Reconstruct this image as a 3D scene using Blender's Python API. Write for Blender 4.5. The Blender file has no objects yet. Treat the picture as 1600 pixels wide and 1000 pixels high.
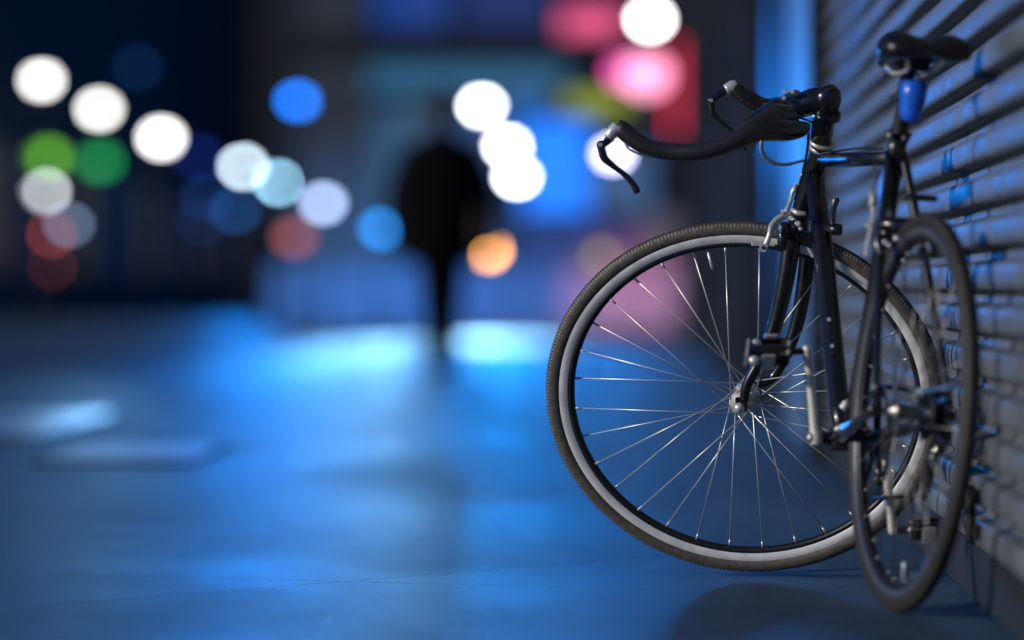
import bpy, bmesh, math, random
from mathutils import Vector, Matrix
R = math.radians
random.seed(7)
S = bpy.context.scene
COL = S.collection

# ------------------------------------------------------------------ camera
F = 7400.0          # focal length in pixels of the 1600 px wide photograph
H = 0.545           # camera height above the pavement
HY = 450.0          # row of the horizon
cam_d = bpy.data.cameras.new("camera")
cam = bpy.data.objects.new("camera", cam_d)
COL.objects.link(cam)
S.camera = cam
cam.location = (0, 0, H)
cam.rotation_euler = (R(90), 0, 0)
cam_d.sensor_width = 36
cam_d.lens = 36 * F / 1600
cam_d.shift_y = -(500 - HY) / 1600
cam_d.clip_start = 0.1
cam_d.clip_end = 3000
cam_d.dof.use_dof = True
cam_d.dof.focus_distance = 8.86
cam_d.dof.aperture_fstop = cam_d.lens / 98.0
cam_d.dof.aperture_ratio = 0.9
cam_d.dof.aperture_blades = 0

S.view_settings.view_transform = 'Standard'
S.view_settings.look = 'None'
S.view_settings.exposure = 0
S.view_settings.gamma = 1
S.render.engine = 'CYCLES'
S.cycles.use_denoising = True
S.cycles.max_bounces = 5
S.cycles.diffuse_bounces = 2
S.cycles.glossy_bounces = 3
S.cycles.sample_clamp_indirect = 3
S.cycles.use_adaptive_sampling = False

# ------------------------------------------------------------------ sky and moon-dim sun
SUN_EL, SUN_AZ = 18.0, -112.0      # azimuth measured from +Y, negative = to the left
w = bpy.data.worlds.new("World")
S.world = w
w.use_nodes = True
nt = w.node_tree
bg = nt.nodes["Background"]
sky = nt.nodes.new("ShaderNodeTexSky")
sky.sky_type = 'NISHITA'
sky.sun_disc = False
sky.sun_elevation = R(SUN_EL)
sky.sun_rotation = R(SUN_AZ)
tint = nt.nodes.new("ShaderNodeMix")
tint.data_type = 'RGBA'
tint.blend_type = 'MULTIPLY'
tint.inputs[0].default_value = 1
tint.inputs[7].default_value = (0.015, 0.36, 1.2, 1)
nt.links.new(sky.outputs[0], tint.inputs[6])
nt.links.new(tint.outputs[2], bg.inputs[0])
bg.inputs[1].default_value = 0.05

sd = bpy.data.lights.new("sun", 'SUN')
sd.energy = 2.3
sd.angle = R(2.5)
sd.color = (1.0, 0.89, 0.74)
sun = bpy.data.objects.new("sun", sd)
COL.objects.link(sun)
az, el = R(SUN_AZ), R(SUN_EL)
to_sun = Vector((math.sin(az) * math.cos(el), math.cos(az) * math.cos(el), math.sin(el)))
sun.rotation_euler = to_sun.to_track_quat('Z', 'Y').to_euler()
sun.location = (-3, -3, 8)

# ------------------------------------------------------------------ helpers
def P(px, py, Y):
    return Vector(((px - 800) * Y / F, Y, H - (py - HY) * Y / F))

def tag(o, label=None, cat=None, group=None, kind=None):
    if label: o['label'] = label
    if cat: o['category'] = cat
    if group: o['group'] = group
    if kind: o['kind'] = kind
    return o

def empty(name, loc=(0, 0, 0), parent=None):
    o = bpy.data.objects.new(name, None)
    o.empty_display_size = 0.1
    COL.objects.link(o)
    o.location = loc
    if parent:
        o.parent = parent
    bpy.context.view_layer.update()
    return o

def smooth_path(pts, n=8):
    """Catmull-Rom through (Vector, radius) knots"""
    out = []
    k = len(pts)
    for i in range(k - 1):
        p0 = pts[max(i - 1, 0)]; p1 = pts[i]; p2 = pts[i + 1]; p3 = pts[min(i + 2, k - 1)]
        for j in range(n):
            t = j / n
            def cr(a, b, c, d):
                return 0.5 * ((2 * b) + (c - a) * t + (2 * a - 5 * b + 4 * c - d) * t * t + (3 * b - a - 3 * c + d) * t ** 3)
            out.append((cr(p0[0], p1[0], p2[0], p3[0]), cr(p0[1], p1[1], p2[1], p3[1])))
    out.append(pts[-1])
    return out

class MB:
    def __init__(s):
        s.bm = bmesh.new()
    def tube(s, pts, r=None, seg=14, n=0, cap=True):
        """pts: Vectors or (Vector, radius)"""
        q = [(Vector(p[0]), p[1]) if isinstance(p, tuple) and len(p) == 2 and not isinstance(p[0], (int, float)) else (Vector(p), r) for p in pts]
        if n:
            q = smooth_path(q, n)
        rings = []
        t0 = (q[1][0] - q[0][0]).normalized()
        ref = Vector((0, 0, 1)) if abs(t0.z) < .9 else Vector((1, 0, 0))
        u = t0.cross(ref).normalized()
        for i, (p, rad) in enumerate(q):
            a = q[max(i - 1, 0)][0]; b = q[min(i + 1, len(q) - 1)][0]
            t = (b - a)
            if t.length < 1e-9: t = t0
            t = t.normalized()
            u = (u - t * u.dot(t)).normalized()
            v = t.cross(u)
            rings.append([s.bm.verts.new(p + (u * math.cos(2 * math.pi * k / seg) + v * math.sin(2 * math.pi * k / seg)) * rad) for k in range(seg)])
            t0 = t
        for a, b in zip(rings, rings[1:]):
            for k in range(seg):
                f = s.bm.faces.new((a[k], a[(k + 1) % seg], b[(k + 1) % seg], b[k])); f.smooth = True
        if cap:
            s.bm.faces.new(list(reversed(rings[0]))); s.bm.faces.new(rings[-1])
        return s
    def box(s, c, half, M=None):
        M = M or Matrix.Identity(3)
        c = Vector(c)
        vs = [s.bm.verts.new(c + M @ Vector((x * half[0], y * half[1], z * half[2]))) for x in (-1, 1) for y in (-1, 1) for z in (-1, 1)]
        for f in ((0, 1, 3, 2), (4, 6, 7, 5), (0, 4, 5, 1), (2, 3, 7, 6), (0, 2, 6, 4), (1, 5, 7, 3)):
            s.bm.faces.new([vs[i] for i in f])
        return s
    def ell(s, c, rad, M=None, seg=20, rings=12):
        M = M or Matrix.Identity(3)
        c = Vector(c)
        m = Matrix.Translation(c) @ (M.to_4x4()) @ Matrix.Diagonal((rad[0], rad[1], rad[2], 1))
        r = bmesh.ops.create_uvsphere(s.bm, u_segments=seg, v_segments=rings, radius=1, matrix=m)
        for v in r['verts']:
            for f in v.link_faces: f.smooth = True
        return s
    def prism(s, poly, M4, depth):
        """poly: 2D outline, extruded +-depth/2 along local z of M4"""
        a = [s.bm.verts.new(M4 @ Vector((x, y, -depth / 2))) for x, y in poly]
        b = [s.bm.verts.new(M4 @ Vector((x, y, depth / 2))) for x, y in poly]
        s.bm.faces.new(list(reversed(a))); s.bm.faces.new(b)
        for i in range(len(a)):
            j = (i + 1) % len(a)
            s.bm.faces.new((a[i], a[j], b[j], b[i]))
        return s
    def lathe(s, prof, M4, seg=96, close=True, sx=1.0, sy=1.0, uv=False):
        """prof: (radius, axial) closed loop spun round local z"""
        rings = []
        for k in range(seg):
            a = 2 * math.pi * k / seg
            rings.append([s.bm.verts.new(M4 @ Vector((r * math.cos(a) * sx, r * math.sin(a) * sy, z))) for r, z in prof])
        n = len(prof)
        lay = s.bm.loops.layers.uv.verify() if uv else None
        for k in range(seg):
            A = rings[k]; B = rings[(k + 1) % seg]
            for i in range(n if close else n - 1):
                j = (i + 1) % n
                f = s.bm.faces.new((A[i], B[i], B[j], A[j])); f.smooth = True
                if uv:
                    uvs = ((k / seg, i / n), ((k + 1) / seg, i / n), ((k + 1) / seg, (i + 1) / n), (k / seg, (i + 1) / n))
                    for lp, q in zip(f.loops, uvs): lp[lay].uv = q
        return s
    def build(s, name, mat, parent=None, bevel=0, smooth_angle=None, loc=None, subd=0):
        bmesh.ops.recalc_face_normals(s.bm, faces=s.bm.faces)
        me = bpy.data.meshes.new(name)
        o = bpy.data.objects.new(name, me)
        COL.objects.link(o)
        origin = None
        if parent is not None:
            origin = parent.matrix_world.translation.copy()
        elif loc is not None:
            origin = Vector(loc)
        if origin is not None:
            bmesh.ops.translate(s.bm, verts=s.bm.verts, vec=-origin)
        s.bm.to_mesh(me); s.bm.free()
        me.materials.append(mat)
        if parent is not None:
            o.parent = parent
        elif loc is not None:
            o.location = loc
        if bevel:
            b = o.modifiers.new("bevel", 'BEVEL'); b.width = bevel; b.segments = 2; b.limit_method = 'ANGLE'
        if subd:
            b = o.modifiers.new("subd", 'SUBSURF'); b.levels = subd; b.render_levels = subd
        bpy.context.view_layer.update()
        return o

# ------------------------------------------------------------------ materials
def mat(name, col, rough=.5, metal=0, noise=0, nscale=20, bump=0, bscale=60, coat=0, emit=None, estr=0, rvar=0, spec=None):
    m = bpy.data.materials.new(name)
    m.use_nodes = True
    n = m.node_tree.nodes; l = m.node_tree.links
    b = n["Principled BSDF"]
    b.inputs["Base Color"].default_value = (*col, 1)
    b.inputs["Roughness"].default_value = rough
    b.inputs["Metallic"].default_value = metal
    if coat: b.inputs["Coat Weight"].default_value = coat; b.inputs["Coat Roughness"].default_value = .08
    if spec is not None: b.inputs["Specular IOR Level"].default_value = spec
    if emit:
        b.inputs["Emission Color"].default_value = (*emit, 1)
        b.inputs["Emission Strength"].default_value = estr
    if noise or bump or rvar:
        tc = n.new("ShaderNodeTexCoord")
    if noise or rvar:
        t = n.new("ShaderNodeTexNoise"); t.inputs["Scale"].default_value = nscale; t.inputs["Detail"].default_value = 6
        l.new(tc.outputs["Object"], t.inputs["Vector"])
    if noise:
        r = n.new("ShaderNodeMapRange"); r.inputs[1].default_value = .3; r.inputs[2].default_value = .7
        r.inputs[3].default_value = 1 - noise; r.inputs[4].default_value = 1 + noise
        l.new(t.outputs[0], r.inputs[0])
        mx = n.new("ShaderNodeMix"); mx.data_type = 'RGBA'; mx.blend_type = 'MULTIPLY'; mx.inputs[0].default_value = 1
        mx.inputs[6].default_value = (*col, 1)
        l.new(r.outputs[0], mx.inputs[7]); l.new(mx.outputs[2], b.inputs["Base Color"])
    if rvar:
        r2 = n.new("ShaderNodeMapRange"); r2.inputs[1].default_value = .3; r2.inputs[2].default_value = .7
        r2.inputs[3].default_value = max(rough - rvar, .03); r2.inputs[4].default_value = min(rough + rvar, 1)
        l.new(t.outputs[0], r2.inputs[0]); l.new(r2.outputs[0], b.inputs["Roughness"])
    if bump:
        t2 = n.new("ShaderNodeTexNoise"); t2.inputs["Scale"].default_value = bscale; t2.inputs["Detail"].default_value = 5
        l.new(tc.outputs["Object"], t2.inputs["Vector"])
        bp = n.new("ShaderNodeBump"); bp.inputs["Strength"].default_value = bump; bp.inputs["Distance"].default_value = .002
        l.new(t2.outputs[0], bp.inputs["Height"]); l.new(bp.outputs[0], b.inputs["Normal"])
    return m

def emat(name, col, strength, base=(.02, .02, .02)):
    return mat(name, base, .6, emit=col, estr=strength)

M_paint = mat("black_frame_paint", (.010, .010, .011), .28, coat=.5, noise=.3, nscale=60, bump=.12, bscale=350)
M_black = mat("black_alloy", (.012, .012, .013), .25, metal=0, coat=.6)
M_matte = mat("matte_black", (.012, .012, .012), .55, bump=.2, bscale=400)
M_silver = mat("silver_alloy", (.74, .73, .70), .3, metal=.4, noise=.12, nscale=40, rvar=.08)
M_rim = mat("brushed_rim_alloy", (.80, .80, .79), .42, metal=.15, noise=.15, nscale=30, rvar=.08)
M_rimin = mat("dark_rim_paint", (.012, .012, .013), .4)
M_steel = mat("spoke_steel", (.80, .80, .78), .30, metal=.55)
M_steel_dimmed = mat("dimmed_spoke_steel", (.30, .30, .29), .38, metal=.9)  # rear spokes and hub: same steel, darkened to hold down their glints
M_chain = mat("oily_chain_steel", (.04, .04, .04), .5, metal=1, noise=.5, nscale=300)
M_cable = mat("cable_housing", (.02, .02, .02), .25, coat=.5)
M_cablelight = mat("grey_cable_housing", (.25, .26, .27), .3, metal=.6)
M_rubber = mat("rubber", (.03, .03, .03), .7)
M_blue = mat("blue_plastic", (.01, .15, .85), .35, coat=.3, noise=.2, nscale=60, spec=.5)
M_saddle = mat("black_saddle_vinyl", (.011, .010, .010), .32, bump=.1, bscale=500)

# tyre: grey-brown sidewalls with a serrated edge to the tread
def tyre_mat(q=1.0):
    m = bpy.data.materials.new("tyre_rubber"); m.use_nodes = True
    n = m.node_tree.nodes; l = m.node_tree.links; b = n["Principled BSDF"]
    b.inputs["Roughness"].default_value = .62
    tc = n.new("ShaderNodeTexCoord"); sx = n.new("ShaderNodeSeparateXYZ")
    l.new(tc.outputs["UV"], sx.inputs[0])
    def math_(op, a, bb=None, c=None):
        k = n.new("ShaderNodeMath"); k.operation = op
        for i, v in enumerate((a, bb, c)):
            if v is None: continue
            if isinstance(v, (int, float)): k.inputs[i].default_value = v
            else: l.new(v, k.inputs[i])
        return k.outputs[0]
    saw = math_('FRACT', math_('MULTIPLY', sx.outputs[0], 330.0))
    tooth = math_('GREATER_THAN', saw, .5)
    # v runs round the casing: 0 = inner edge near side, .5 = middle of the tread
    d = math_('ABSOLUTE', math_('SUBTRACT', sx.outputs[1], .5))
    band = math_('MULTIPLY', math_('GREATER_THAN', d, .11), math_('LESS_THAN', d, .19))
    teeth = math_('MULTIPLY', band, tooth)
    wall = math_('GREATER_THAN', d, .19)
    nz = n.new("ShaderNodeTexNoise"); nz.inputs["Scale"].default_value = 90; nz.inputs["Detail"].default_value = 6
    l.new(tc.outputs["Object"], nz.inputs["Vector"])
    c1 = n.new("ShaderNodeMix"); c1.data_type = 'RGBA'
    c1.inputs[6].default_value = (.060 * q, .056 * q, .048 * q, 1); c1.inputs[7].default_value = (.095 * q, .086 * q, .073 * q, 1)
    l.new(wall, c1.inputs[0])
    c2 = n.new("ShaderNodeMix"); c2.data_type = 'RGBA'
    c2.inputs[7].default_value = (.24 * q, .23 * q, .20 * q, 1)
    l.new(teeth, c2.inputs[0]); l.new(c1.outputs[2], c2.inputs[6])
    c3 = n.new("ShaderNodeMix"); c3.data_type = 'RGBA'; c3.blend_type = 'MULTIPLY'; c3.inputs[0].default_value = .8
    rr = n.new("ShaderNodeMapRange"); rr.inputs[1].default_value = .3; rr.inputs[2].default_value = .7; rr.inputs[3].default_value = .5; rr.inputs[4].default_value = 1.3
    l.new(nz.outputs[0], rr.inputs[0]); l.new(c2.outputs[2], c3.inputs[6]); l.new(rr.outputs[0], c3.inputs[7])
    l.new(c3.outputs[2], b.inputs["Base Color"])
    bp = n.new("ShaderNodeBump"); bp.inputs["Strength"].default_value = .6; bp.inputs["Distance"].default_value = .001
    l.new(math_('ADD', math_('MULTIPLY', teeth, -1.0), nz.outputs[0]), bp.inputs["Height"]); l.new(bp.outputs[0], b.inputs["Normal"])
    return m
M_tyre = tyre_mat()
M_tyre_shaded = tyre_mat(.3)  # rear tyre: same rubber with its shade put into the colour
M_rim_shaded = mat('shaded_rim_alloy', (.30, .30, .29), .35, metal=.85, noise=.2, nscale=30)  # rear rim: same alloy, darkened to paint in its shade

# ground: damp pavement, granular, with a few long hairline joints
def ground_mat(lines):
    m = bpy.data.materials.new("damp_pavement"); m.use_nodes = True
    n = m.node_tree.nodes; l = m.node_tree.links; b = n["Principled BSDF"]
    tc = n.new("ShaderNodeTexCoord")
    def noise(scale, detail=6, sxyz=(1, 1, 1), rough=.5):
        mp = n.new("ShaderNodeMapping"); mp.inputs["Scale"].default_value = sxyz
        l.new(tc.outputs["Object"], mp.inputs[0])
        t = n.new("ShaderNodeTexNoise"); t.inputs["Scale"].default_value = scale; t.inputs["Detail"].default_value = detail
        t.inputs["Roughness"].default_value = rough
        l.new(mp.outputs[0], t.inputs["Vector"]); return t.outputs[0]
    def rng(v, a, bb, c, d):
        r = n.new("ShaderNodeMapRange"); r.inputs[1].default_value = a; r.inputs[2].default_value = bb; r.inputs[3].default_value = c; r.inputs[4].default_value = d
        l.new(v, r.inputs[0]); return r.outputs[0]
    def math_(op, a, bb=None, c=None, clamp=False):
        k = n.new("ShaderNodeMath"); k.operation = op; k.use_clamp = clamp
        for i, v in enumerate((a, bb, c)):
            if v is None: continue
            if isinstance(v, (int, float)): k.inputs[i].default_value = v
            else: l.new(v, k.inputs[i])
        return k.outputs[0]
    big = noise(.9, 5, (1.6, .55, 1)); mid = noise(6, 6, (1, .35, 1)); fine = noise(75, 5, (1, 1, 1), .7); grit = noise(260, 3)
    sx = n.new("ShaderNodeSeparateXYZ"); l.new(tc.outputs["Object"], sx.inputs[0])
    wob = math_('MULTIPLY', math_('SUBTRACT', noise(9, 4), .5), .035)
    crack = None
    for (x0, y0, x1, y1, wd) in lines:
        dx, dy = x1 - x0, y1 - y0; L = math.hypot(dx, dy)
        a = math_('MULTIPLY', math_('SUBTRACT', sx.outputs[0], x0), dy / L)
        c = math_('MULTIPLY', math_('SUBTRACT', sx.outputs[1], y0), -dx / L)
        dist = math_('ABSOLUTE', math_('ADD', math_('ADD', a, c), wob))
        k = math_('LESS_THAN', dist, wd)
        lo, hi = sorted((x0, x1))
        k = math_('MULTIPLY', k, math_('MULTIPLY', math_('GREATER_THAN', sx.outputs[0], lo), math_('LESS_THAN', sx.outputs[0], hi)))
        crack = k if crack is None else math_('MAXIMUM', crack, k)
    val = math_('MULTIPLY', rng(big, .35, .65, .72, 1.25), rng(mid, .3, .7, .8, 1.2))
    val = math_('MULTIPLY', val, rng(fine, .38, .62, .15, 2.0))
    val = math_('MULTIPLY', val, math_('SUBTRACT', 1.0, math_('MULTIPLY', crack, .85)))
    mx = n.new("ShaderNodeMix"); mx.data_type = 'RGBA'; mx.blend_type = 'MULTIPLY'; mx.inputs[0].default_value = 1
    mx.inputs[6].default_value = (.038, .078, .120, 1); l.new(val, mx.inputs[7]); l.new(mx.outputs[2], b.inputs["Base Color"])
    ro = math_('ADD', rng(big, .35, .65, .50, .60), rng(fine, .35, .65, -.15, .15))
    l.new(ro, b.inputs["Roughness"])
    b.inputs["Specular IOR Level"].default_value = .5
    hgt = math_('ADD', math_('MULTIPLY', fine, .6), math_('ADD', math_('MULTIPLY', grit, .35), math_('MULTIPLY', crack, -3.0)))
    bp = n.new("ShaderNodeBump"); bp.inputs["Strength"].default_value = .8; bp.inputs["Distance"].default_value = .009
    l.new(hgt, bp.inputs["Height"]); l.new(bp.outputs[0], b.inputs["Normal"])
    return m

def gp(px, py):
    Y = H * F / (py - HY)
    return ((px - 800) * Y / F, Y)
def seg(x0, y0, x1, y1, wd):
    a = gp(x0, y0); b = gp(x1, y1)
    return (a[0], a[1], b[0], b[1], wd)
M_ground = ground_mat([seg(-40, 893, 1010, 921, .009), seg(60, 947, 1040, 868, .009), seg(1020, 893, 1600, 912, .010), seg(1180, 921, 1600, 931, .005)])

# ------------------------------------------------------------------ ground
def wall_x(Y): return .597 + .02703 * Y
g = MB()
vs = [g.bm.verts.new(v) for v in ((-400, -50, 0), (400, -50, 0), (400, 1200, 0), (-400, 1200, 0))]
g.bm.faces.new(vs)
tag(g.build("pavement", M_ground), kind='structure')

M_plate = mat("worn_steel_cover", (.62, .66, .70), .36, metal=1, noise=.2, nscale=4, bump=.3, bscale=50, rvar=.06)
M_plate_rim = mat("cover_frame_iron", (.02, .02, .022), .7)
M_plate_dull = mat("dull_steel_cover", (.40, .44, .50), .52, metal=1, noise=.25, nscale=4, bump=.3, bscale=50, rvar=.06)
def cover(label, px0, px1, pya, pyb, pm):
    """rectangular steel cover in a raised iron frame, between two image rows on the ground"""
    Yn, Yf = H * F / (pyb - HY), H * F / (pya - HY)
    Ym = (Yn + Yf) / 2
    x0, x1 = (px0 - 800) * Ym / F, (px1 - 800) * Ym / F
    root = empty("utility_cover", ((x0 + x1) / 2, Ym, 0)); tag(root, label, "utility cover")
    b = MB(); b.box(((x0 + x1) / 2, Ym, .005), ((x1 - x0) / 2 + .02, (Yf - Yn) / 2 + .06, .005)); b.build("frame", M_plate_rim, root, bevel=.004)
    b = MB(); b.box(((x0 + x1) / 2, Ym, .008), ((x1 - x0) / 2, (Yf - Yn) / 2, .005)); b.build("plate", pm, root, bevel=.003)
cover("pale steel cover in the pavement cut off by the left edge", -150, 128, 648, 686, M_plate)
cover("long steel cover in the pavement, wholly in view, nearer than the cut-off one", 95, 325, 699, 724, M_plate_dull)

# ------------------------------------------------------------------ roller shutter along the right
M_shut = mat("painted_shutter_steel", (.125, .138, .150), .62, metal=0, noise=.28, nscale=5, bump=.15, bscale=12, rvar=.08, spec=.4)
def shutter_section():
    """outline of one slat: flat convex face and a rolled hook with a deep groove"""
    return [(.012, .0005), (-.004, .0008), (-.0130, .0020), (-.0155, .0050), (-.0168, .013), (-.0175, .024), (-.0168, .034), (-.0150, .0415), (-.0120, .0445), (-.0060, .0460), (.0030, .0480), (.0110, .0510), (.0130, .0580), (.0130, .0700)]
PITCH = .0736
YA, YB = 6.9, 14.9
sh = empty("roller_shutter", (wall_x(YA), YA, 0))
tag(sh, "ribbed grey-blue steel roller shutter behind the leaning bicycle", "roller shutter")
ny = 60
dents = [(random.uniform(YA, YB), random.uniform(.1, 3), random.uniform(-.003, .003), random.uniform(.18, .5)) for _ in range(34)]
def dent(Y, Z):
    return sum(a * math.exp(-((Y - y) ** 2 + (Z - z) ** 2 * 2) / (s * s)) for y, z, a, s in dents)
cs = MB()
prof = []
for i in range(42):
    for dx, dz in shutter_section():
        prof.append((dx, .10 + i * PITCH + dz))
rows = []
for j in range(ny + 1):
    Y = YA + (YB - YA) * j / ny
    rows.append([cs.bm.verts.new((wall_x(Y) + dx + dent(Y, z), Y, z)) for dx, z in prof])
for a, b in zip(rows, rows[1:]):
    for k in range(len(prof) - 1):
        f = cs.bm.faces.new((a[k], a[k + 1], b[k + 1], b[k])); f.smooth = True
o = cs.build("curtain", M_shut, sh)
so = o.modifiers.new("thick", 'SOLIDIFY'); so.thickness = .0012
wd = Vector((.02703, 1, 0)).normalized(); wn = Vector((-wd.y, wd.x, 0))
WM = Matrix((wd, wn, Vector((0, 0, 1)))).transposed()
b = MB()
M_darkwall_ = mat("dark_rail_steel", (.012, .014, .017), .8, noise=.4, nscale=6)
cY = (YA + YB) / 2
b.box((wall_x(cY), cY, .052), ((YB - YA) / 2, .018, .046), WM)
o = b.build("bottom_rail", M_darkwall_, sh, bevel=.004)
b = MB()
b.box((wall_x(cY) - .004, cY, .010 + .003), ((YB - YA) / 2, .012, .008), WM)
b.build("rubber_seal", M_rubber, sh)
# dark bar added to stand for a shadow low on the curtain
b = MB()
bx = wall_x(8.05)
b.tube([(bx - .035, 8.05, .11), (bx - .035, 8.05, .21)], .009)
b.box((bx - .02, 8.05, .13), (.03, .012, .012), WM); b.box((bx - .02, 8.05, .19), (.03, .012, .012), WM)
b.build("shadow_bar", M_matte, sh, bevel=.002)
# building that holds the shutter and carries on up the street
M_pier = mat("blue_grey_render", (.09, .17, .27), .55, noise=.2, nscale=3, bump=.2, bscale=30)
M_darkwall = mat("dark_stone_wall", (.03, .035, .045), .9, noise=.4, nscale=2, spec=.1)
M_taupe = mat("taupe_cladding", (.22, .19, .17), .9, noise=.2, nscale=2, spec=.1)
M_glassd = mat("dark_window_glass", (.012, .016, .025), .45, spec=.2)
bl = empty("shop_row", (wall_x(15), 15, 0))
tag(bl, "dark shop row continuing along the right beyond the roller shutter", "building")
def wallbox(name, y0, y1, z0, z1, out, thick, m, par, bevel=0):
    b = MB(); c = (y0 + y1) / 2
    p = Vector((wall_x(c), c, (z0 + z1) / 2)) + wn * (out - thick / 2)
    b.box(p, ((y1 - y0) / 2, thick / 2, (z1 - z0) / 2), WM)
    return b.build(name, m, par, bevel=bevel)
wallbox("lintel_wall", 6.9, 14.9, .10 + 42 * PITCH, 8, .06, .5, M_darkwall, bl)
wallbox("pier", 14.9, 18.4, 0, 8, .02, .5, M_pier, bl, .01)
wallbox("guide_rail", 14.72, 14.9, 0, 3.3, .07, .09, M_darkwall, bl, .004)
wallbox("wall", 18.4, 62, 0, 8, 0, .4, M_darkwall, bl)
yy = 20.0
for i, (w_, mm) in enumerate([(1.6, M_glassd), (2.2, M_taupe), (2.6, M_glassd), (3.2, M_taupe), (3.4, M_glassd), (4, M_glassd), (5, M_taupe), (5, M_glassd), (5, M_taupe)]):
    if mm is M_taupe:
        wallbox("cladding_panel", yy, yy + w_, .1, 1.6 + .25 * (i % 3), .05, .04, mm, bl)
    else:
        wallbox("shop_window", yy, yy + w_, .3, 2.7, .03, .02, mm, bl)
    wallbox("pilaster", yy + w_ + .1, yy + w_ + .5, 0, 8, .12, .11, M_darkwall, bl, .01)
    yy += w_ + .9

# ------------------------------------------------------------------ bicycle
BROOT = Vector((.60, 8.4, 0))
bike = empty("bicycle", BROOT)
tag(bike, "black racing bicycle with bullhorn bars leaning on the shutter", "bicycle")

def basis(u, v, n, c):
    m = Matrix((u, v, n)).transposed().to_4x4(); m.translation = c; return m

def make_wheel(name, C, u, v, n, a, b_, near_hub=.055, front=True):
    """a, b_: outer half width / half height"""
    sx, sy = a / .345, b_ / .345
    M4 = basis(u, v, n, C)
    root = empty(name, C, bike)
    t = MB()
    rt = .0145; rc = .345 - rt
    prof = [(rc + rt * -math.cos(2 * math.pi * (k + .5) / 20) , rt * math.sin(2 * math.pi * (k + .5) / 20)) for k in range(20)]
    t.lathe(prof, M4, 180, sx=sx, sy=sy, uv=True)
    t.build("tyre", M_tyre if front else M_tyre_shaded, root)
    r = MB()
    r.lathe([(.3215, -.0105), (.3215, .0105), (.3200, .0112), (.3120, .0112), (.3112, .0108), (.3065, .0104), (.3055, .0094), (.3055, -.0094), (.3065, -.0104), (.3200, -.0112)], M4, 160, sx=sx, sy=sy)
    rim = r.build("rim", M_rim if front else M_rim_shaded, root)
    r = MB()
    r.lathe([(.3058, -.0096), (.3058, .0096), (.2980, .0062), (.2950, 0), (.2980, -.0062)], M4, 160, sx=sx, sy=sy)
    r.build("rim_well", M_rimin, rim)
    # hub
    h = MB()
    fl = .031; fr = .024
    h.lathe([(.0001, -near_hub), (.005, -near_hub), (.005, -.045), (.009, -.042), (.012, -.036), (fr, -fl - .0015), (fr, -fl + .0015), (.014, -.024), (.0125, 0), (.014, .024), (fr, fl - .0015), (fr, fl + .0015), (.012, .036), (.009, .042), (.005, .045), (.005, near_hub), (.0001, near_hub)], M4, 28, close=False)
    hub = h.build("hub", M_silver if front else M_steel_dimmed, root)
    for s in (-1, 1):
        k = MB(); k.lathe([(.0001, s * near_hub), (.0095, s * near_hub), (.0105, s * (near_hub + .004)), (.007, s * (near_hub + .011)), (.0001, s * (near_hub + .012))], M4, 16, close=False)
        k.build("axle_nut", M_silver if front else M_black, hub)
    N = 32
    for i in range(N):
        ph = 2 * math.pi * (i + .35) / N
        side = 1 if i % 2 == 0 else -1
        lead = 1 if (i // 2) % 2 == 0 else -1
        ha = ph + lead * R(66)
        p0 = Vector((fr * .9 * math.cos(ha), fr * .9 * math.sin(ha), side * (fl + (.0022 if lead > 0 else -.0022))))
        p1 = Vector((.2965 * math.cos(ph) * sx, .2965 * math.sin(ph) * sy, side * .002))
        sp = MB()
        nd = p0 + (p1 - p0) * .957
        sp.tube([(M4 @ p0, .0012), (M4 @ nd, .0012)], seg=6)
        sp.tube([(M4 @ nd, .0021), (M4 @ p1, .0024)], seg=8)
        sp.build("spoke", M_steel if front else M_steel_dimmed, root)
    vl = MB()
    ph = R(100 if front else 265)
    e = Vector((math.cos(ph) * sx, math.sin(ph) * sy, 0))
    vl.tube([(M4 @ (e * .290), .003), (M4 @ (e * .262), .003), (M4 @ (e * .255), .002)], seg=8)
    vl.build("valve", M_steel, root)
    return root, M4, (sx, sy)

# front wheel: steered hard left, top leaning towards the camera
CF = P(1163, 622, 8.86)
yaw, tilt = R(12), R(16)
nF = Vector((-math.sin(yaw) * math.cos(tilt), -math.cos(yaw) * math.cos(tilt), -math.sin(tilt)))
uF = Vector((math.cos(yaw), -math.sin(yaw), 0))
vF = nF.cross(uF)
if vF.z < 0: vF = -vF
fw, MF, sF = make_wheel("front_wheel", CF, uF, vF, nF, .378, .343, near_hub=.058)

# rear wheel: runs with the frame, leaning a little towards the wall
dR = Vector((-math.sin(R(12.0)), math.cos(R(12.0)), 0))
sideR = Vector((dR.y, -dR.x, 0))          # to the right of travel
lean = R(4.6)
vR = (Vector((0, 0, 1)) * math.cos(lean) + sideR * math.sin(lean)).normalized()
nR = -(sideR * math.cos(lean) - Vector((0, 0, 1)) * math.sin(lean)).normalized()   # left (camera) side
CR = P(1425, 646, 7.94)
CR.z = .336 * math.cos(lean) + .001
rw, MR, sR = make_wheel("rear_wheel", CR, dR, vR, nR, .336, .336, near_hub=.065, front=False)

def T(px, py, Y, r): return (P(px, py, Y), r)

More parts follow.
